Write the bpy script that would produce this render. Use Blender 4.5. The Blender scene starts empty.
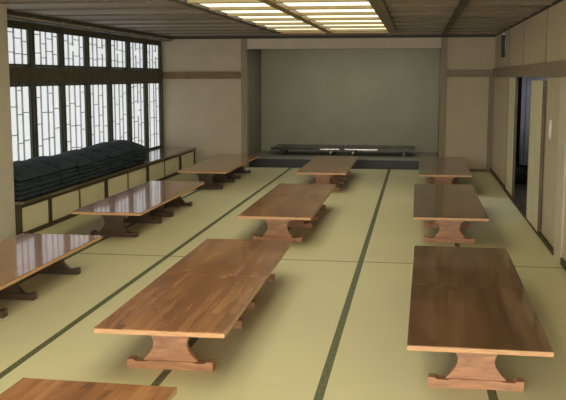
import bpy, bmesh, math, random
from mathutils import Vector, Matrix, noise

random.seed(7)
scene = bpy.context.scene
COL = scene.collection

# ------------------------------------------------------------------ materials
def new_mat(name):
    m = bpy.data.materials.new(name)
    m.use_nodes = True
    nt = m.node_tree
    b = nt.nodes.get('Principled BSDF')
    return m, nt, b

def plain(name, col, rough=0.6, var=0.12, scale=6.0, spec=0.3, coat=0.0, metal=0.0, bump=0.0, stretch=(1, 1, 1), bump_scale=60):
    m, nt, b = new_mat(name)
    N, L = nt.nodes, nt.links
    tc = N.new('ShaderNodeTexCoord')
    mp = N.new('ShaderNodeMapping')
    mp.inputs['Scale'].default_value = stretch
    L.new(tc.outputs['Object'], mp.inputs['Vector'])
    nz = N.new('ShaderNodeTexNoise')
    nz.inputs['Scale'].default_value = scale
    nz.inputs['Detail'].default_value = 4
    L.new(mp.outputs[0], nz.inputs['Vector'])
    cr = N.new('ShaderNodeValToRGB')
    cr.color_ramp.elements[0].position = 0.3
    cr.color_ramp.elements[1].position = 0.7
    cr.color_ramp.elements[0].color = (*[c * (1 - var) for c in col], 1)
    cr.color_ramp.elements[1].color = (*[min(1, c * (1 + var)) for c in col], 1)
    L.new(nz.outputs['Fac'], cr.inputs['Fac'])
    L.new(cr.outputs['Color'], b.inputs['Base Color'])
    b.inputs['Roughness'].default_value = rough
    b.inputs['Specular IOR Level'].default_value = spec
    b.inputs['Metallic'].default_value = metal
    b.inputs['Coat Weight'].default_value = coat
    b.inputs['Coat Roughness'].default_value = 0.08
    if bump:
        n2 = N.new('ShaderNodeTexNoise')
        n2.inputs['Scale'].default_value = bump_scale
        n2.inputs['Detail'].default_value = 3
        L.new(mp.outputs[0], n2.inputs['Vector'])
        bp = N.new('ShaderNodeBump')
        bp.inputs['Strength'].default_value = bump
        bp.inputs['Distance'].default_value = 0.01
        L.new(n2.outputs['Fac'], bp.inputs['Height'])
        L.new(bp.outputs[0], b.inputs['Normal'])
    return m

def emit(name, col, strength):
    m, nt, b = new_mat(name)
    N, L = nt.nodes, nt.links
    tc = N.new('ShaderNodeTexCoord')
    nz = N.new('ShaderNodeTexNoise')
    nz.inputs['Scale'].default_value = 2.5
    L.new(tc.outputs['Object'], nz.inputs['Vector'])
    cr = N.new('ShaderNodeValToRGB')
    cr.color_ramp.elements[0].color = (*[c * 0.9 for c in col], 1)
    cr.color_ramp.elements[1].color = (*col, 1)
    L.new(nz.outputs['Fac'], cr.inputs['Fac'])
    b.inputs['Base Color'].default_value = (*[c * 0.6 for c in col], 1)
    L.new(cr.outputs['Color'], b.inputs['Emission Color'])
    b.inputs['Emission Strength'].default_value = strength
    b.inputs['Roughness'].default_value = 0.8
    return m

def table_wood(name='table_top_wood', k_=(1.3, 1.25, 1.2)):
    m, nt, b = new_mat(name)
    N, L = nt.nodes, nt.links
    tc = N.new('ShaderNodeTexCoord')
    oi = N.new('ShaderNodeObjectInfo')
    add = N.new('ShaderNodeVectorMath'); add.operation = 'ADD'
    mul = N.new('ShaderNodeVectorMath'); mul.operation = 'SCALE'
    L.new(oi.outputs['Location'], mul.inputs[0]); mul.inputs['Scale'].default_value = 3.7
    L.new(tc.outputs['Object'], add.inputs[0]); L.new(mul.outputs[0], add.inputs[1])
    # staves
    mp = N.new('ShaderNodeMapping'); mp.inputs['Rotation'].default_value = (0, 0, math.pi / 2)
    L.new(tc.outputs['Object'], mp.inputs['Vector'])
    br = N.new('ShaderNodeTexBrick')
    br.inputs['Scale'].default_value = 1.0
    br.inputs['Brick Width'].default_value = 0.62
    br.inputs['Row Height'].default_value = 0.052
    br.inputs['Mortar Size'].default_value = 0.0012
    br.inputs['Color1'].default_value = (0.0, 0.0, 0.0, 1)
    br.inputs['Color2'].default_value = (1, 1, 1, 1)
    br.inputs['Mortar'].default_value = (0.25, 0.25, 0.25, 1)
    L.new(mp.outputs[0], br.inputs['Vector'])
    # grain
    mg = N.new('ShaderNodeMapping'); mg.inputs['Scale'].default_value = (22, 1.3, 22)
    L.new(add.outputs[0], mg.inputs['Vector'])
    g = N.new('ShaderNodeTexNoise'); g.inputs['Scale'].default_value = 1.0; g.inputs['Detail'].default_value = 6
    g.inputs['Roughness'].default_value = 0.65
    L.new(mg.outputs[0], g.inputs['Vector'])
    mg2 = N.new('ShaderNodeMapping'); mg2.inputs['Scale'].default_value = (6, 0.8, 6)
    L.new(add.outputs[0], mg2.inputs['Vector'])
    g2 = N.new('ShaderNodeTexNoise'); g2.inputs['Scale'].default_value = 1.0; g2.inputs['Detail'].default_value = 3
    L.new(mg2.outputs[0], g2.inputs['Vector'])
    mx = N.new('ShaderNodeMix'); mx.data_type = 'FLOAT'; mx.inputs[0].default_value = 0.5
    L.new(g.outputs['Fac'], mx.inputs[2]); L.new(g2.outputs['Fac'], mx.inputs[3])
    mx2 = N.new('ShaderNodeMix'); mx2.data_type = 'FLOAT'; mx2.inputs[0].default_value = 0.15
    L.new(mx.outputs[0], mx2.inputs[2]); L.new(br.outputs['Color'], mx2.inputs[3])
    cr = N.new('ShaderNodeValToRGB')
    e = cr.color_ramp.elements
    e[0].position = 0.30; e[0].color = (0.13*k_[0], 0.055*k_[1], 0.02*k_[2], 1)
    e[1].position = 0.66; e[1].color = (0.40*k_[0], 0.20*k_[1], 0.078*k_[2], 1)
    k = e.new(0.47); k.color = (0.245*k_[0], 0.107*k_[1], 0.039*k_[2], 1)
    L.new(mx2.outputs[0], cr.inputs['Fac'])
    L.new(cr.outputs['Color'], b.inputs['Base Color'])
    b.inputs['Roughness'].default_value = 0.22
    b.inputs['Specular IOR Level'].default_value = 0.5
    b.inputs['Coat Weight'].default_value = 0.6
    b.inputs['Coat Roughness'].default_value = 0.06
    return m

# mat border positions across the room, and the one visible cross seam
MAT_X = [-4.183 + 0.923 * i for i in range(7)]
def tatami():
    m, nt, b = new_mat('tatami_mats')
    N, L = nt.nodes, nt.links
    tc = N.new('ShaderNodeTexCoord')
    sep = N.new('ShaderNodeSeparateXYZ')
    L.new(tc.outputs['Object'], sep.inputs[0])
    def math_(op, a, bb=None, c=None):
        n = N.new('ShaderNodeMath'); n.operation = op
        for i, v in enumerate((a, bb, c)):
            if v is None: continue
            if isinstance(v, (int, float)): n.inputs[i].default_value = v
            else: L.new(v, n.inputs[i])
        return n.outputs[0]
    # cloth borders : |((x - x0) / w) - round| * w < half width
    u = math_('DIVIDE', math_('SUBTRACT', sep.outputs['X'], MAT_X[0]), 0.923)
    fr = math_('ABSOLUTE', math_('SUBTRACT', u, math_('ROUND', u)))
    band = math_('LESS_THAN', fr, 0.025 / 0.923)
    seam = math_('LESS_THAN', math_('ABSOLUTE', math_('SUBTRACT', sep.outputs['Y'], 8.17)), 0.013)
    # rush weave
    mp = N.new('ShaderNodeMapping'); mp.inputs['Scale'].default_value = (3, 90, 1)
    L.new(tc.outputs['Object'], mp.inputs['Vector'])
    nz = N.new('ShaderNodeTexNoise'); nz.inputs['Scale'].default_value = 1.5; nz.inputs['Detail'].default_value = 3
    L.new(mp.outputs[0], nz.inputs['Vector'])
    big = N.new('ShaderNodeTexNoise'); big.inputs['Scale'].default_value = 0.5; big.inputs['Detail'].default_value = 2
    L.new(tc.outputs['Object'], big.inputs['Vector'])
    mixv = N.new('ShaderNodeMix'); mixv.data_type = 'FLOAT'; mixv.inputs[0].default_value = 0.6
    L.new(nz.outputs['Fac'], mixv.inputs[2]); L.new(big.outputs['Fac'], mixv.inputs[3])
    cr = N.new('ShaderNodeValToRGB')
    cr.color_ramp.elements[0].position = 0.3; cr.color_ramp.elements[0].color = (0.62, 0.59, 0.36, 1)
    cr.color_ramp.elements[1].position = 0.7; cr.color_ramp.elements[1].color = (0.71, 0.68, 0.435, 1)
    L.new(mixv.outputs[0], cr.inputs['Fac'])
    # border weave speckle
    ck = N.new('ShaderNodeTexNoise'); ck.inputs['Scale'].default_value = 55; ck.inputs['Detail'].default_value = 1
    L.new(tc.outputs['Object'], ck.inputs['Vector'])
    crb = N.new('ShaderNodeValToRGB')
    crb.color_ramp.elements[0].position = 0.4; crb.color_ramp.elements[0].color = (0.075, 0.088, 0.038, 1)
    crb.color_ramp.elements[1].position = 0.6; crb.color_ramp.elements[1].color = (0.155, 0.170, 0.085, 1)
    L.new(ck.outputs['Fac'], crb.inputs['Fac'])
    m1 = N.new('ShaderNodeMix'); m1.data_type = 'RGBA'
    L.new(seam, m1.inputs[0]); L.new(cr.outputs['Color'], m1.inputs[6]); m1.inputs[7].default_value = (0.17, 0.14, 0.05, 1)
    m2 = N.new('ShaderNodeMix'); m2.data_type = 'RGBA'
    L.new(band, m2.inputs[0]); L.new(m1.outputs[2], m2.inputs[6]); L.new(crb.outputs['Color'], m2.inputs[7])
    L.new(m2.outputs[2], b.inputs['Base Color'])
    b.inputs['Roughness'].default_value = 0.55
    b.inputs['Specular IOR Level'].default_value = 0.25
    return m

def ceiling_wood():
    m, nt, b = new_mat('ceiling_boards')
    N, L = nt.nodes, nt.links
    tc = N.new('ShaderNodeTexCoord')
    mp = N.new('ShaderNodeMapping'); mp.inputs['Scale'].default_value = (0.22, 2.2, 1)
    L.new(tc.outputs['Object'], mp.inputs['Vector'])
    nz = N.new('ShaderNodeTexNoise'); nz.inputs['Scale'].default_value = 1.4; nz.inputs['Detail'].default_value = 5
    nz.inputs['Roughness'].default_value = 0.6
    L.new(mp.outputs[0], nz.inputs['Vector'])
    cr = N.new('ShaderNodeValToRGB')
    cr.color_ramp.elements[0].position = 0.35; cr.color_ramp.elements[0].color = (0.20, 0.163, 0.125, 1)
    cr.color_ramp.elements[1].position = 0.68; cr.color_ramp.elements[1].color = (0.52, 0.44, 0.36, 1)
    L.new(nz.outputs['Fac'], cr.inputs['Fac'])
    L.new(cr.outputs['Color'], b.inputs['Base Color'])
    b.inputs['Roughness'].default_value = 0.5
    return m

def wicker(name, c0, c1, sc):
    m, nt, b = new_mat(name)
    N, L = nt.nodes, nt.links
    tc = N.new('ShaderNodeTexCoord')
    mp = N.new('ShaderNodeMapping'); mp.inputs['Scale'].default_value = (sc * 2, sc * 0.55, sc * 2)
    mp.inputs['Rotation'].default_value = (0, 0, 0.5)
    L.new(tc.outputs['Object'], mp.inputs['Vector'])
    ck = N.new('ShaderNodeTexChecker'); ck.inputs['Scale'].default_value = 1.0
    ck.inputs['Color1'].default_value = (*c0, 1); ck.inputs['Color2'].default_value = (*c1, 1)
    L.new(mp.outputs[0], ck.inputs['Vector'])
    L.new(ck.outputs['Color'], b.inputs['Base Color'])
    b.inputs['Roughness'].default_value = 0.5
    return m

M = {}
M['floor'] = tatami()
M['table'] = table_wood()
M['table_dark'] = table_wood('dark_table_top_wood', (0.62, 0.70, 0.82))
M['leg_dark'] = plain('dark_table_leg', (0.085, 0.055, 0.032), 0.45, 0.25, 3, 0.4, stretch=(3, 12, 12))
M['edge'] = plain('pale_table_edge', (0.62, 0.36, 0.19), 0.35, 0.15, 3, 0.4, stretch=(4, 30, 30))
M['leg'] = plain('table_leg_wood', (0.50, 0.26, 0.15), 0.4, 0.25, 3, 0.4, stretch=(3, 12, 12))
M['foot'] = plain('table_foot_wood', (0.48, 0.25, 0.14), 0.4, 0.25, 3, 0.4, stretch=(3, 12, 12))
M['wall'] = plain('beige_wall_plaster', (0.57, 0.49, 0.35), 0.85, 0.05, 3, 0.1, bump=0.05)
M['pale_wall'] = plain('pale_plaster', (0.64, 0.605, 0.49), 0.85, 0.05, 3, 0.1)
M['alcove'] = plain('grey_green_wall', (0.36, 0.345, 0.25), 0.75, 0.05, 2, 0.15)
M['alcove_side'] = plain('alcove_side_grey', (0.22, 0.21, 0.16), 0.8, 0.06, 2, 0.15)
M['soffit'] = plain('soffit_paint', (0.66, 0.58, 0.44), 0.8, 0.05, 3, 0.1)
M['beam'] = plain('brown_beam', (0.24, 0.155, 0.08), 0.5, 0.18, 5, 0.3, stretch=(0.6, 0.6, 6))
M['beam_grey'] = plain('right_beam_wood', (0.27, 0.215, 0.14), 0.5, 0.15, 5, 0.3, stretch=(0.6, 0.6, 6))
M['post'] = plain('brown_post', (0.33, 0.265, 0.175), 0.55, 0.15, 5, 0.3, stretch=(6, 6, 0.5))
M['pale_post'] = plain('pale_post', (0.58, 0.54, 0.43), 0.6, 0.06, 4, 0.2)
M['dark'] = plain('dark_green_grey_wood', (0.10, 0.098, 0.066), 0.5, 0.3, 9, 0.3)
M['winframe'] = plain('window_frame_wood', (0.085, 0.088, 0.066), 0.5, 0.2, 9, 0.3)
M['kumiko'] = plain('window_lattice_wood', (0.50, 0.50, 0.49), 0.6, 0.15, 9, 0.3)
M['paper'] = emit('daylit_paper', (0.93, 0.97, 1.0), 0.64)
M['paper_fill'] = emit('fill_light_paper', (1.0, 0.985, 0.95), 13.0)  # strong glow for the windows added behind the camera
M['ceiling'] = ceiling_wood()
M['batten'] = plain('ceiling_batten', (0.15, 0.12, 0.09), 0.5, 0.2, 4, 0.3)
M['cbeam'] = plain('dark_ceiling_beam', (0.045, 0.036, 0.025), 0.5, 0.2, 4, 0.3)
M['rail'] = plain('pale_curtain_rail', (0.52, 0.47, 0.38), 0.4, 0.1, 4, 0.4)
M['diffuser'] = emit('lit_diffuser', (1.0, 0.92, 0.67), 1.4)
M['slat'] = plain('light_panel_slat', (0.30, 0.24, 0.125), 0.6, 0.12, 4, 0.3)
M['wicker'] = wicker('wicker_divider', (0.10, 0.07, 0.03), (0.42, 0.30, 0.13), 26)
M['wicker_dark'] = wicker('wicker_edge_dark', (0.07, 0.05, 0.03), (0.26, 0.20, 0.12), 26)
M['cream'] = plain('cream_door_panel', (0.74, 0.69, 0.46), 0.7, 0.06, 3, 0.2)
M['carcass'] = plain('dark_cupboard_frame', (0.055, 0.042, 0.022), 0.5, 0.2, 6, 0.3)
M['stile'] = plain('olive_door_stile', (0.17, 0.14, 0.055), 0.5, 0.15, 6, 0.3)
M['counter'] = plain('counter_wood', (0.13, 0.105, 0.058), 0.16, 0.2, 4, 0.5, coat=0.5, stretch=(14, 1, 14))
M['navy'] = plain('navy_cushion_cloth', (0.028, 0.043, 0.052), 0.75, 0.45, 14, 0.35, bump=0.5, bump_scale=30)
M['doorleaf'] = plain('cream_sliding_door', (0.54, 0.48, 0.34), 0.7, 0.06, 3, 0.15)
M['doorpale'] = plain('pale_green_cream_door', (0.66, 0.63, 0.45), 0.7, 0.06, 3, 0.15)
M['doorline'] = plain('door_edge_wood', (0.14, 0.11, 0.065), 0.5, 0.15, 5, 0.3)
M['white'] = plain('white_pull', (0.80, 0.79, 0.74), 0.4, 0.03, 5, 0.4)
M['black'] = plain('black_lacquer', (0.012, 0.012, 0.012), 0.22, 0.2, 5, 0.5)
M['lacquer_top'] = plain('grey_black_lacquer_top', (0.035, 0.036, 0.034), 0.28, 0.2, 5, 0.4)
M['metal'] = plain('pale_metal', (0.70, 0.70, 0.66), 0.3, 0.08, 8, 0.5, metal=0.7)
M['platform'] = plain('grey_platform_top', (0.22, 0.215, 0.18), 0.4, 0.15, 4, 0.4)
M['riser'] = plain('dark_platform_riser', (0.030, 0.027, 0.022), 0.4, 0.2, 4, 0.4)
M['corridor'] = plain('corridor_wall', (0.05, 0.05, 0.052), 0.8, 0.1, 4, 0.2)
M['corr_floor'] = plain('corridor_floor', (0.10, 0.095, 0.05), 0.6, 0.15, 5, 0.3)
M['curtain'] = plain('blue_grey_curtain', (0.52, 0.52, 0.57), 0.9, 0.12, 5, 0.1)
M['speaker'] = plain('dark_speaker_case', (0.030, 0.024, 0.017), 0.5, 0.2, 8, 0.3)

# ------------------------------------------------------------------ mesh helpers
class MB:
    def __init__(self): self.bm = bmesh.new()
    def box(self, x0, x1, y0, y1, z0, z1, bev=0.0):
        r = bmesh.ops.create_cube(self.bm, size=1.0)
        vs = r['verts']
        for v in vs:
            v.co = Vector(((x0 + x1) / 2 + v.co.x * (x1 - x0), (y0 + y1) / 2 + v.co.y * (y1 - y0), (z0 + z1) / 2 + v.co.z * (z1 - z0)))
        if bev:
            es = list({e for v in vs for e in v.link_edges})
            bmesh.ops.bevel(self.bm, geom=es, offset=bev, segments=2, affect='EDGES', profile=0.5)
        return self
    def prism(self, pts, y0, y1, bev=0.0):
        """closed outline in x,z extruded along y"""
        a = [self.bm.verts.new((x, y0, z)) for x, z in pts]
        c = [self.bm.verts.new((x, y1, z)) for x, z in pts]
        n = len(pts)
        fs = [self.bm.faces.new(a), self.bm.faces.new(c[::-1])]
        for i in range(n):
            fs.append(self.bm.faces.new((a[(i + 1) % n], a[i], c[i], c[(i + 1) % n])))
        bmesh.ops.recalc_face_normals(self.bm, faces=fs)
        return self
    def cyl(self, p0, p1, r, seg=12):
        p0, p1 = Vector(p0), Vector(p1)
        d = p1 - p0
        mat = Matrix.Translation((p0 + p1) / 2) @ d.to_track_quat('Z', 'Y').to_matrix().to_4x4()
        bmesh.ops.create_cone(self.bm, cap_ends=True, segments=seg, radius1=r, radius2=r, depth=d.length, matrix=mat)
        return self
    def build(self, name, mat, parent=None, smooth=False):
        me = bpy.data.meshes.new(name)
        self.bm.to_mesh(me); self.bm.free()
        me.materials.append(mat)
        if smooth:
            for p in me.polygons: p.use_smooth = True
        o = bpy.data.objects.new(name, me)
        COL.objects.link(o)
        if parent: o.parent = parent
        return o

def struct(o):
    o['kind'] = 'structure'; return o

def empty(name, loc=(0, 0, 0), rz=0.0):
    o = bpy.data.objects.new(name, None)
    o.empty_display_size = 0.2
    COL.objects.link(o); o.location = loc; o.rotation_euler = (0, 0, rz)
    return o

def tag(o, label, cat, group=None):
    o['label'] = label; o['category'] = cat
    if group: o['group'] = group
    return o

def copy_tree(o, parent=None):
    c = o.copy(); COL.objects.link(c)
    if parent: c.parent = parent
    for ch in list(o.children): copy_tree(ch, c)
    return c

# ------------------------------------------------------------------ room numbers
XL, XR = -4.80, 1.345          # window plane, door wall
YF, YB = 16.5, -1.8           # far wall, wall behind the camera
ZC = 2.445
AX0, AX1, AYB = -3.17, 0.42, 18.2   # alcove opening and back

# ------------------------------------------------------------------ floor and ceiling
struct(MB().box(XL - 0.15, XR + 0.1, YB, AYB, -0.06, 0.0).build('floor', M['floor']))
cb = MB().box(XL - 0.15, XR + 0.15, YB, YF + 0.1, ZC, ZC + 0.06)
ceil = struct(cb.build('ceiling', M['ceiling']))
bt = MB()
y = YB + 0.3
while y < YF - 0.1:
    bt.box(XL + 0.33, -2.29, y, y + 0.035, ZC - 0.018, ZC)
    bt.box(-0.34, XR, y, y + 0.035, ZC - 0.018, ZC)
    y += 0.923
bt.build('batten', M['batten'], ceil)
struct(MB().box(0.395, 0.465, YB, YF, ZC - 0.05, ZC + 0.0).build('trim_1', M['cbeam']))          # long dark ceiling beam
struct(MB().box(-2.29, -2.20, YB, 14.62, ZC - 0.045, ZC).build('trim_2', M['cbeam']))          # beam along the light panel
struct(MB().box(-2.20, -0.34, 14.52, 14.62, ZC - 0.05, ZC).build('trim_3', M['beam']))          # end beam of the light panel
# cornice along the far wall
struct(MB().box(XL, XR, YF - 0.05, YF + 0.0, ZC - 0.045, ZC).build('trim_4', M['cbeam']))

# luminous ceiling panel
lp = tag(empty('ceiling_light', (-1.34, 6.2, ZC - 0.012)), 'long glowing yellow ceiling light panel crossed by wooden slats', 'ceiling light')
def rel(o, root):
    """move mesh built in room coordinates under a root without shifting it"""
    o.data.transform(Matrix.Translation(-root.location)); return o
for a, c in ((-2.20, -1.45), (-1.35, -0.47)):
    rel(MB().box(a, c, YB + 0.2, 14.52, ZC - 0.012, ZC - 0.002).build('diffuser', M['diffuser'], lp), lp)
rel(MB().box(-1.45, -1.35, YB + 0.2, 14.52, ZC - 0.055, ZC - 0.002).build('wicker_divider', M['wicker'], lp), lp)
rel(MB().box(-0.47, -0.34, YB + 0.2, 14.52, ZC - 0.05, ZC - 0.002).build('wicker_edge', M['wicker_dark'], lp), lp)
y = 14.05
while y > YB + 0.4:
    for a, c in ((-2.20, -1.45), (-1.35, -0.47)):
        rel(MB().box(a, c, y, y + 0.10, ZC - 0.044, ZC - 0.012).build('slat', M['slat'], lp), lp)
    y -= 0.923

# ------------------------------------------------------------------ far wall, alcove
wf = MB()
wf.box(XL - 0.15, AX0 - 0.04, YF, YF + 0.12, 0, ZC)
wf.box(AX1 + 0.04, XR + 0.15, YF, YF + 0.12, 0, ZC)
struct(wf.build('wall_far', M['wall']))
struct(MB().box(AX0 - 0.04, AX1 + 0.04, YF + 0.0, YF + 0.12, 2.215, ZC - 0.045).build('wall_soffit', M['soffit']))
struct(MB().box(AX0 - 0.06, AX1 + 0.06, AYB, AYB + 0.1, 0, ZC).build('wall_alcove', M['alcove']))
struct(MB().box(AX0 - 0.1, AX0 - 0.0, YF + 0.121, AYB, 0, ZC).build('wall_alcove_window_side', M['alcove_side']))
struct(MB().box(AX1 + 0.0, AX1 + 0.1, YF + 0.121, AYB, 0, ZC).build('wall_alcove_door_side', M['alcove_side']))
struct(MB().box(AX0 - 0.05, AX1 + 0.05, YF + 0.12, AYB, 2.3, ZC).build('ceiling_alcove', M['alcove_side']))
struct(MB().box(AX0 - 0.08, AX0 + 0.03, YF - 0.03, YF + 0.13, 0, ZC - 0.045).build('trim_5', M['post']))
struct(MB().box(AX1 - 0.02, AX1 + 0.09, YF - 0.03, YF + 0.13, 0, ZC - 0.045).build('trim_6', M['post']))
struct(MB().box(XL, AX0 - 0.08, YF - 0.035, YF, 1.665, 1.80).build('trim_7', M['beam']))
struct(MB().box(AX1 + 0.09, XR, YF - 0.035, YF, 1.70, 1.83).build('trim_8', M['beam_grey']))
struct(MB().box(1.255, XR, YF - 0.02, YF, 0, 1.70).build('trim_9', M['beam_grey']))
struct(MB().box(AX1 + 0.09, 1.255, YF - 0.02, YF, 0, 0.05).build('baseboard_far', M['beam']))

# fill light added out of sight behind the soffit to brighten the recess
la = bpy.data.lights.new('recess_fill_light', 'AREA'); la.shape = 'RECTANGLE'; la.size = 2.7; la.size_y = 0.25
la.energy = 13; la.color = (1.0, 0.96, 0.84)
lo = bpy.data.objects.new('recess_fill_light', la); COL.objects.link(lo); lo.location = (-1.15, 16.85, 2.285)
lo.rotation_euler = (math.radians(12), 0, 0)

# alcove platform
pf = tag(empty('alcove_platform', (-1.37, 17.4, 0)), 'low dark platform filling the recess of the far wall', 'platform')
rel(MB().box(AX0 + 0.02, AX1 - 0.02, 16.68, AYB - 0.003, 0.0, 0.165).build('riser', M['riser'], pf), pf)
rel(MB().box(AX0 + 0.02, AX1 - 0.02, 16.66, AYB - 0.003, 0.165, 0.20, 0.004).build('platform_top', M['platform'], pf), pf)

# two long black lacquer low tables on the platform
def lacquer(side, x0, x1, label):
    cx = (x0 + x1) / 2
    t = tag(empty('lacquer_table', (cx, 17.55, 0.20)), label, 'low table', 'black low tables in the recess')
    hw = (x1 - x0) / 2
    MB().box(-hw, hw, -0.40, 0.40, 0.115, 0.14, 0.004).build('tabletop', M['lacquer_top'], t)
    MB().box(-hw, hw, -0.412, -0.4, 0.100, 0.145, 0.002).build('front_rim', M['black'], t)
    MB().box(-hw, hw, 0.4, 0.412, 0.100, 0.145, 0.002).build('back_rim', M['black'], t)
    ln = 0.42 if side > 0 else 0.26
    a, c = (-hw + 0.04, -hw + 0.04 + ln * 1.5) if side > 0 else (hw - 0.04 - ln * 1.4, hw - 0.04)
    MB().box(a, c, -0.418, -0.412, 0.112, 0.130).build('highlight_strip', M['metal'], t)  # pale strip in place of the highlight along the front rim
    for sx in (-1, 1):
        for sy in (-1, 1):
            inner = (sx * side < 0)
            px = sx * (hw - 0.2)
            lg = MB().box(px - 0.03, px + 0.03, sy * 0.36 - 0.025, sy * 0.36 + 0.025, 0.0, 0.115, 0.003).build('leg', M['black'], t)
            if inner and sy < 0:
                k = MB().cyl((px, -0.386, 0.062), (px, -0.402, 0.062), 0.026, 16).build('end_cap', M['white'], lg, True)
                k['label'] = 'round pale end cap'
    return t
lacquer(-1, -2.80, -1.435, 'long black lacquer low table on the platform, on the window side')
lacquer(1, -1.405, -0.04, 'long black lacquer low table on the platform, on the door side')

# ------------------------------------------------------------------ window wall
MUL = [9.79 + 0.953 * i for i in range(8)]            # post centres, the last at the far wall
MUL[-1] = 16.46
wl = MB()
wl.box(XL - 0.15, XL - 0.03, 8.9, YF, 0, 0.36)
wl.box(XL - 0.15, XL - 0.03, 8.9, YF, 2.32, ZC)
wl.box(XL - 0.15, XL - 0.03, 8.9, YF, 1.62, 1.82)
struct(wl.build('wall_left', M['dark']))
struct(MB().box(XL - 0.03, XL + 0.05, 8.9, YF - 0.036, 1.61, 1.825).build('trim_10', M['dark']))
struct(MB().box(XL - 0.03, XL + 0.04, 8.9, YF - 0.051, 2.305, 2.36).build('trim_11', M['dark']))
for i, yc in enumerate(MUL):
    y0, y1 = (yc - 0.045, yc + 0.045) if i < 7 else (yc - 0.045, YF)
    struct(MB().box(XL - 0.06, XL + 0.045, y0, y1, 0.386, 1.61).build('trim_%d' % (12 + i), M['winframe']))
    struct(MB().box(XL - 0.06, XL + 0.045, y0, min(y1, YF - 0.036), 1.825, 2.305).build('trim_%d' % (20 + i), M['winframe']))
# pelmet above the windows with its pale rail
struct(MB().box(XL, XL + 0.24, 8.9, YF - 0.051, 2.36, ZC).build('trim_28', M['dark']))
cr_ = tag(empty('curtain_rail', (XL + 0.26, 12.6, 2.375)), 'thin pale curtain rail running under the ceiling above the paper windows', 'curtain rail')
rel(MB().box(XL + 0.24, XL + 0.262, 8.95, YF - 0.052, 2.372, 2.392).build('rail', M['rail'], cr_), cr_)
for k in range(8):
    yy = 9.3 + k * 0.95
    rel(MB().box(XL + 0.24, XL + 0.268, yy, yy + 0.03, 2.366, 2.398).build('bracket', M['rail'], cr_), cr_)

n = 0
bays = [(8.95, MUL[0])] + list(zip(MUL[:-1], MUL[1:]))
for i, (a, c) in enumerate(bays):
    a2, c2 = a + 0.046, c - 0.046
    for z0, z1 in ((0.390, 1.608), (1.828, 2.303)):
        n += 1
        fr = MB()
        fw = 0.028
        fr.box(XL - 0.03, XL + 0.02, a2, a2 + fw, z0, z1).box(XL - 0.03, XL + 0.02, c2 - fw, c2, z0, z1)
        fr.box(XL - 0.03, XL + 0.02, a2 + fw, c2 - fw, z0, z0 + 0.03).box(XL - 0.03, XL + 0.02, a2 + fw, c2 - fw, z1 - 0.025, z1)
        w = struct(fr.build('window_%d' % n, M['winframe']))
        MB().box(XL - 0.02, XL - 0.012, a2 + fw, c2 - fw, z0 + 0.03, z1 - 0.025).build('paper_pane', M['paper'], w)
        # staggered lattice
        lt = MB()
        rnd = random.Random(40 + n)
        t = 0.006
        ya, yb, za, zb = a2 + fw, c2 - fw, z0 + 0.03, z1 - 0.025
        vs = [ya + (yb - ya) * f for f in (0.27 + rnd.uniform(-.04, .04), 0.52 + rnd.uniform(-.05, .05), 0.77 + rnd.uniform(-.04, .04))]
        cols = [ya] + vs + [yb]
        for v in vs:
            if rnd.random() < 0.93:
                lt.box(XL - 0.011, XL + 0.008, v - t, v + t, za, zb)
            else:
                m0 = za + (zb - za) * rnd.uniform(0.45, 0.6)
                lt.box(XL - 0.011, XL + 0.008, v - t, v + t, za, m0)
                m1 = m0 + (zb - za) * 0.18
                if m1 < zb - 0.05: lt.box(XL - 0.011, XL + 0.008, v - t, v + t, m1, zb)
        for k in range(4):
            step = 0.30 if z1 < 1.7 else 0.19
            z = za + rnd.uniform(0.08, step)
            while z < zb - 0.04:
                lt.box(XL - 0.011, XL + 0.006, cols[k], cols[k + 1], z - 0.005, z + 0.005)
                z += step * rnd.uniform(0.8, 1.25)
        lt.build('lattice', M['kumiko'], w)

# wall return beside the counter and the plain wall that runs on from it
struct(MB().box(XL - 0.15, -4.215, YB, 8.9, 0, ZC).build('wall_near_left', M['pale_wall']))
struct(MB().box(XL - 0.15, XR + 0.15, YB - 0.12, YB, 0, ZC).build('wall_near', M['wall']))
# unseen glowing paper windows, added behind the camera to brighten the room
for k in range(4):
    a = -3.95 + 1.28 * k
    fr = MB()
    fr.box(a, a + 0.05, YB, YB + 0.05, 0.55, 2.25).box(a + 1.2, a + 1.25, YB, YB + 0.05, 0.55, 2.25)
    fr.box(a + 0.05, a + 1.2, YB, YB + 0.05, 0.55, 0.60).box(a + 0.05, a + 1.2, YB, YB + 0.05, 2.20, 2.25)
    fr.box(a + 0.61, a + 0.64, YB, YB + 0.04, 0.60, 2.20)
    w = struct(fr.build('window_%d' % (n + 1 + k), M['winframe']))
    MB().box(a + 0.05, a + 1.2, YB + 0.005, YB + 0.015, 0.60, 2.20).build('paper_pane', M['paper_fill'], w)

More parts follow.
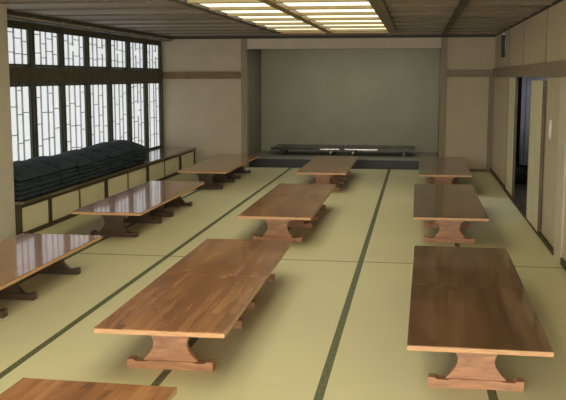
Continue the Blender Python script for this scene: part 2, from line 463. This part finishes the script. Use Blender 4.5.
# ------------------------------------------------------------------ counter with cupboards under it
ct = tag(MB().box(XL - 0.02, -4.115, 8.905, YF - 0.037, 0.352, 0.385, 0.004).build('counter_top', M['counter']),
         'long low polished wooden counter running under the paper windows', 'counter')
CF = -4.14
units = [(8.905, 9.665), (9.667, 11.57), (11.572, 13.47), (13.472, 15.43), (15.432, YF - 0.037)]
where = ['next to the beige wall end', 'second along from the beige wall end', 'under the middle of the navy cushions',
         'under the end of the navy cushions', 'in the far corner of the room']
for (a, c), wh in zip(units, where):
    u = tag(empty('low_cupboard', (CF, (a + c) / 2, 0)), 'low cream cupboard with dark frame under the counter, %s' % wh, 'cupboard',
            'low cupboards under the window counter')
    hl = (c - a) / 2
    cc = MB()
    cc.box(-0.62, -0.035, -hl, hl, 0.0, 0.350)
    cc.box(-0.035, 0.0, -hl, hl, 0.0, 0.045).box(-0.035, 0.0, -hl, hl, 0.318, 0.350)
    cc.box(-0.035, 0.0, -hl, -hl + (0.035 if a > 9 else 0.004), 0.045, 0.318).box(-0.035, 0.0, hl - 0.035, hl, 0.045, 0.318)
    cc.build('carcass', M['carcass'], u)
    y0, y1 = -hl + (0.037 if a > 9 else 0.006), hl - 0.037
    ds = [(y0, -0.001, -0.016), (0.001, y1, -0.028)] if hl > 0.7 else [(y0, y1, -0.016)]
    for p, q, xo in ds:
        d = MB().box(xo - 0.008, xo, p, q, 0.047, 0.316).build('door', M['cream'], u)
        st = MB()
        if hl > 0.7 and p == y0: st.box(xo, xo + 0.006, q - 0.05, q, 0.047, 0.316)
        else: st.box(xo, xo + 0.006, p, p + 0.022, 0.047, 0.316)
        st.build('stile', M['stile'], d)

# ------------------------------------------------------------------ navy floor cushions in stacks on the counter
NL = 5
def thick(u, v):
    r = max(abs(u), abs(v))
    base = 0.052 - 0.006 * u + 0.017 * (1 - u * u) * (1 - 0.6 * v * v)
    return base
def cushion_mesh(k):
    bm = bmesh.new()
    n = 22
    hx, hy = 0.285, 0.283
    top, bot = {}, {}
    rnd = random.Random(k)
    ox = rnd.uniform(0, 50)
    for i in range(n + 1):
        for j in range(n + 1):
            u, v = -1 + 2 * i / n, -1 + 2 * j / n
            # slightly bowed sides, pinched corners
            x = hx * u
            yv = hy * v
            x *= 1 - 0.03 * (v ** 4) * (abs(u) ** 3)
            yv *= 1 - 0.03 * (u ** 4) * (abs(v) ** 3)
            t = thick(u, v)
            e = max(abs(u), abs(v))
            rim = 1.0 if e < 0.86 else max(0.0, 1 - ((e - 0.86) / 0.14) ** 2) ** 0.5
            mid = (k + 0.5) * t
            half = 0.5 * t * 0.97 * (0.12 + 0.88 * rim)
            w = 0.0022 * noise.noise(Vector((x * 14 + ox, yv * 14, k * 3.1)))
            top[i, j] = bm.verts.new((x, yv, mid + half + w * 0.4 - 0.0009))
            bot[i, j] = bm.verts.new((x, yv, mid - half + 0.0006))
    for i in range(n):
        for j in range(n):
            bm.faces.new((top[i, j], top[i + 1, j], top[i + 1, j + 1], top[i, j + 1]))
            bm.faces.new((bot[i, j], bot[i, j + 1], bot[i + 1, j + 1], bot[i + 1, j]))
    for i in range(n):
        bm.faces.new((top[i, 0], bot[i, 0], bot[i + 1, 0], top[i + 1, 0]))
        bm.faces.new((top[i + 1, n], bot[i + 1, n], bot[i, n], top[i, n]))
        bm.faces.new((top[0, i + 1], bot[0, i + 1], bot[0, i], top[0, i]))
        bm.faces.new((top[n, i], bot[n, i], bot[n, i + 1], top[n, i + 1]))
    bmesh.ops.recalc_face_normals(bm, faces=bm.faces[:])
    me = bpy.data.meshes.new('floor_cushion')
    bm.to_mesh(me); bm.free()
    me.materials.append(M['navy'])
    for p in me.polygons: p.use_smooth = True
    return me
cm = [cushion_mesh(k) for k in range(NL)]
layer = ['bottom one', 'second from the bottom', 'middle one', 'second from the top', 'topmost one']
stackw = ['first stack from the beige wall end', 'second stack from the beige wall end', 'third stack from the beige wall end',
          'fourth stack from the beige wall end', 'fourth stack from the bare counter end', 'third stack from the bare counter end',
          'second stack from the bare counter end', 'last stack before the bare counter']
rnd = random.Random(5)
SZ = [1.06, 1.02, 1.03, 0.97, 1.0, 1.04, 1.06, 1.03]
for s in range(8):
    for k in range(NL):
        o = bpy.data.objects.new('floor_cushion', cm[k])
        COL.objects.link(o)
        o.location = (-4.455 + rnd.uniform(-0.012, 0.03), 9.215 + 0.5765 * s + rnd.uniform(-0.003, 0.003), 0.3855)
        o.scale.z = SZ[s]
        tag(o, 'navy floor cushion, %s of the %s' % (layer[k], stackw[s]), 'cushion', 'navy floor cushions stacked on the counter')

# ------------------------------------------------------------------ door wall
struct(MB().box(XR, XR + 0.12, YB, YF, 1.70, ZC).build('wall_right_upper', M['wall']))
wr = MB()
wr.box(XR, XR + 0.12, YB, 8.355, 0, 1.70)
wr.box(XR, XR + 0.12, 13.92, YF, 0, 1.70)
struct(wr.build('wall_right', M['wall']))
struct(MB().box(XR - 0.03, XR, YB, YF - 0.036, 1.70, 1.85).build('trim_29', M['beam_grey']))
for k, yy in enumerate((8.35, 9.95, 12.03, 13.9)):
    struct(MB().box(XR - 0.008, XR, yy - 0.02, yy + 0.02, 1.85, ZC - 0.02).build('trim_%d' % (30 + k), M['beam_grey']))
struct(MB().box(XR - 0.012, XR, YB, YF - 0.021, ZC - 0.03, ZC).build('trim_34', M['cbeam']))
struct(MB().box(XR - 0.018, XR + 0.06, 8.36, 8.775, 0, 1.70).build('trim_35', M['pale_post']))      # pale post
struct(MB().box(XR, XR + 0.06, 13.84, 13.92, 0, 1.70).build('trim_36', M['post']))
struct(MB().box(XR - 0.03, XR + 0.10, 8.765, 13.84, 0, 0.025).build('trim_37', M['carcass']))  # sliding-door track
struct(MB().box(XR - 0.02, XR, 13.84, YF - 0.021, 0, 0.06).build('baseboard_right', M['carcass']))
struct(MB().box(XR - 0.02, XR, YB, 8.35, 0, 0.06).build('baseboard_near_right', M['carcass']))

def leaf(num, y0, y1, x0, mat, z1=1.70, pull=None):
    d = struct(MB().box(x0, x0 + 0.03, y0 + 0.014, y1 - 0.014, 0.03, z1 - 0.004).build('door_%d' % num, mat))
    e = MB()
    e.box(x0 - 0.003, x0 + 0.033, y0, y0 + 0.014, 0.026, z1 - 0.002).box(x0 - 0.003, x0 + 0.033, y1 - 0.014, y1, 0.026, z1 - 0.002)
    e.build('edge_strip', M['doorline'], d)
    if pull:
        b = bmesh.new()
        # oval dished pull : outer ring and recessed plate
        N_ = 28
        ro, ri = [], []
        for i in range(N_):
            a = 2 * math.pi * i / N_
            ro.append(b.verts.new((x0 - 0.001, pull[0] + 0.062 * math.cos(a), pull[1] + 0.105 * math.sin(a))))
            ri.append(b.verts.new((x0 - 0.014, pull[0] + 0.052 * math.cos(a), pull[1] + 0.092 * math.sin(a))))
        rj = [b.verts.new((x0 - 0.014, pull[0] + 0.036 * math.cos(2 * math.pi * i / N_), pull[1] + 0.070 * math.sin(2 * math.pi * i / N_))) for i in range(N_)]
        rk = [b.verts.new((x0 - 0.004, pull[0] + 0.030 * math.cos(2 * math.pi * i / N_), pull[1] + 0.062 * math.sin(2 * math.pi * i / N_))) for i in range(N_)]
        for A, B in ((ro, ri), (ri, rj), (rj, rk)):
            for i in range(N_):
                b.faces.new((A[i], A[(i + 1) % N_], B[(i + 1) % N_], B[i]))
        b.faces.new(rk); b.faces.new(ro[::-1])
        bmesh.ops.recalc_face_normals(b, faces=b.faces[:])
        me = bpy.data.meshes.new('door_pull'); b.to_mesh(me); b.free(); me.materials.append(M['white'])
        p = bpy.data.objects.new('door_pull', me); COL.objects.link(p); p.parent = d
    return d
leaf(1, 8.79, 9.95, XR + 0.012, M['doorleaf'], 1.70, (9.49, 1.165))
leaf(2, 9.88, 10.93, XR - 0.028, M['doorpale'], 1.665)
leaf(3, 12.87, 13.835, XR + 0.0, M['doorpale'], 1.70)

# corridor beyond the open door
CX = 2.7
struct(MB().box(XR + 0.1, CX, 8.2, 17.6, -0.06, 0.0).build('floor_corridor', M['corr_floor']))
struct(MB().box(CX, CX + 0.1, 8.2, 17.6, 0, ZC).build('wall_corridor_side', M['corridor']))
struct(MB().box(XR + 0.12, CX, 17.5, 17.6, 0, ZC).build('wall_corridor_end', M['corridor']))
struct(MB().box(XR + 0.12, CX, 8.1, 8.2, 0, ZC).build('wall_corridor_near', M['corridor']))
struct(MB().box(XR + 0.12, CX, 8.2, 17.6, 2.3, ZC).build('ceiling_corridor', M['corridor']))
cu = tag(empty('hanging_curtain', (1.85, 14.3, 0)), 'blue grey curtain hanging in the dark passage beyond the open door', 'curtain')
b = bmesh.new()
prev = None
NS = 80
for i in range(NS + 1):
    x = -0.26 + 0.95 * i / NS
    yy = 0.035 * math.sin(i * 0.62) + 0.012 * math.sin(i * 1.7)
    cur = [b.verts.new((x, yy, 0.34)), b.verts.new((x, yy * 0.5, 1.95))]
    if prev: b.faces.new((prev[0], cur[0], cur[1], prev[1]))
    prev = cur
me = bpy.data.meshes.new('cloth'); b.to_mesh(me); b.free(); me.materials.append(M['curtain'])
for p in me.polygons: p.use_smooth = True
o = bpy.data.objects.new('cloth', me); COL.objects.link(o); o.parent = cu
sm = o.modifiers.new('thickness', 'SOLIDIFY'); sm.thickness = 0.004
MB().cyl((-0.39, 0, 1.97), (0.84, 0, 1.97), 0.014).build('curtain_rod', M['post'], cu)

lc = bpy.data.lights.new('passage_fill_light', 'AREA'); lc.shape = 'SQUARE'; lc.size = 0.5  # added fill light, no visible fixture, brightens the passage curtain
lc.energy = 9; lc.color = (0.88, 0.88, 1.0)
lco = bpy.data.objects.new('passage_fill_light', lc); COL.objects.link(lco); lco.location = (2.1, 12.6, 2.28)

# dark speaker high on the door wall
sp = tag(empty('wall_speaker', (XR, 14.62, 2.2)), 'slim dark speaker fixed high in the corner of the door wall', 'speaker')
MB().box(-0.055, -0.008, -0.09, 0.09, -0.19, 0.15, 0.006).build('case', M['speaker'], sp)
MB().box(-0.008, 0.0, -0.05, 0.05, -0.12, 0.1).build('bracket', M['metal'], sp)
MB().box(-0.05, -0.01, -0.06, 0.06, 0.152, 0.185, 0.004).build('pale_cap', M['white'], sp)

# ------------------------------------------------------------------ low tables
TH, TL, TW = 0.30, 1.42, 0.75
def leg_outline():
    zt, zf = TH - 0.031, 0.050
    pts = []
    def arc(cx, cz, rx, rz, a0, a1, n=10):
        return [(cx + rx * math.cos(a0 + (a1 - a0) * i / n), cz + rz * math.sin(a0 + (a1 - a0) * i / n)) for i in range(n + 1)]
    zm = (zt + zf) / 2
    right = []
    # from foot up : flare, waist, flare
    right += [(0.155, zf)]
    right += [(0.175 - 0.075 * math.cos(t) ** 1.0, zf + (zt - 0.012 - zf) * f) for f, t in ((i / 14, (i / 14 - 0.5) * math.pi * 0.92) for i in range(15))]
    right += [(0.18, zt - 0.012), (0.18, zt)]
    left = [(-x, z) for x, z in reversed(right)]
    return right + left
def foot_outline():
    return [(-0.258, 0.0), (0.258, 0.0), (0.258, 0.054), (0.222, 0.054), (0.208, 0.043), (0.15, 0.044), (0.13, 0.050),
            (-0.13, 0.050), (-0.15, 0.044), (-0.208, 0.043), (-0.222, 0.054), (-0.258, 0.054)]
def make_table():
    t = empty('low_table')
    hw, hl = TW / 2, TL / 2
    tb = MB().box(-hw, hw, -hl, hl, TH - 0.005, TH, 0.0015)
    tb.box(-hw + 0.013, hw - 0.013, -hl + 0.013, hl - 0.013, TH - 0.030, TH - 0.006)
    tb.build('tabletop', M['table'], t)
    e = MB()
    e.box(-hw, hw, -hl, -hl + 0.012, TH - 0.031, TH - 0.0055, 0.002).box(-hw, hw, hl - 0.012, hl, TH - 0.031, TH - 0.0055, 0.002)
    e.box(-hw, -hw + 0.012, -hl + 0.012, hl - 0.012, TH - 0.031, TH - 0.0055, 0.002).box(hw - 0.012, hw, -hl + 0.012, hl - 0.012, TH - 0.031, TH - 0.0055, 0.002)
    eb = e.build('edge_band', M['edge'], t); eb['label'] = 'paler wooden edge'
    for sy in (-1, 1):
        lg = MB().prism(leg_outline(), sy * 0.455 - 0.022, sy * 0.455 + 0.022).build('leg', M['leg'], t)
        MB().prism(foot_outline(), sy * 0.455 - 0.035, sy * 0.455 + 0.035).build('foot', M['foot'], lg)
    return t
proto = None
rowname = {'w': 'window-side row', 'm': 'middle row', 'd': 'door-side row'}
def put(x, y, rz, label):
    global proto
    if proto is None:
        proto = make_table(); t = proto
    else:
        t = copy_tree(proto)
    t.location = (x, y, 0); t.rotation_euler = (0, 0, rz)
    tag(t, label, 'low table', 'low wooden tables on the mats')
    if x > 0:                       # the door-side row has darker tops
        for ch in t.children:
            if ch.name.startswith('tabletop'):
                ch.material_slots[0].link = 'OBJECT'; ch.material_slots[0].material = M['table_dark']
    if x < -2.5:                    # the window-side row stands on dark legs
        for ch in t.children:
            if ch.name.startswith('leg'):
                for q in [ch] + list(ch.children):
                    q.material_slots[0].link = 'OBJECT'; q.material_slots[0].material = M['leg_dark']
    return t
H2 = TL / 2 + 0.001
def pair(x, y, rz, near, far):
    c, s = math.cos(rz), math.sin(rz)
    put(x + H2 * s, y - H2 * c, rz, near)
    put(x - H2 * s, y + H2 * c, rz, far)
put(-1.45, 3.82 - TL / 2 + 0.0, -0.025, 'low wooden table cut off by the bottom edge of the photo')
pair(-1.412, 6.11, 0.006, 'orange brown low table at the camera end of the middle row, its front leg showing',
     'low wooden table joined behind the orange brown one across the mat seam')
pair(0.36, 6.04, -0.010, 'dark brown low table facing the camera in the door-side row, its front leg fully seen',
     'low wooden table joined behind the front dark brown one, beside the cream door')
pair(-3.14, 6.12, 0.0, 'low wooden table at the edge of the photo in front of the beige wall end',
     'low wooden table with pale window glare beside the first cream cupboards')
pair(-1.415, 10.27, 0.0, 'low wooden table second pair along the middle row, front half',
     'low wooden table second pair along the middle row, back half')
pair(0.355, 10.47, 0.0, 'low wooden table second pair along the door-side row, front half',
     'low wooden table second pair along the door-side row, back half')
pair(-3.20, 10.30, 0.0, 'low wooden table second pair along the window-side row, front half',
     'low wooden table second pair along the window-side row, back half with window glare')
pair(-1.39, 14.52, 0.0, 'low wooden table before the recess in the middle row, front half of the pair',
     'low wooden table standing just before the dark platform in the middle row')
pair(0.42, 14.50, 0.0, 'low wooden table in the last pair of the door-side row, front half',
     'low wooden table standing before the far wall in the door-side row')
pair(-3.18, 14.45, 0.0, 'low wooden table in the last pair of the window-side row, front half',
     'low wooden table standing before the far wall in the window-side row')

# ------------------------------------------------------------------ world, camera
w = bpy.data.worlds.new('World'); scene.world = w
w.use_nodes = True
w.node_tree.nodes['Background'].inputs[0].default_value = (0.75, 0.85, 1.0, 1)
w.node_tree.nodes['Background'].inputs[1].default_value = 0.5

cam = bpy.data.cameras.new('Camera')
cam.sensor_fit = 'HORIZONTAL'; cam.sensor_width = 36.0
cam.lens = 895.0 / 566.0 * 36.0
cam.clip_end = 200
co = bpy.data.objects.new('Camera', cam)
COL.objects.link(co)
co.location = (0, 0, 1.7)
pitch = math.atan(123 / 895.0); yaw = math.atan(135 / math.hypot(895, 123))
co.rotation_euler = (math.pi / 2 - pitch, 0, yaw)
scene.camera = co

scene.view_settings.view_transform = 'Standard'
scene.view_settings.look = 'None'
scene.view_settings.exposure = 0.33
scene.view_settings.gamma = 1.0
scene.view_settings.use_curve_mapping = False
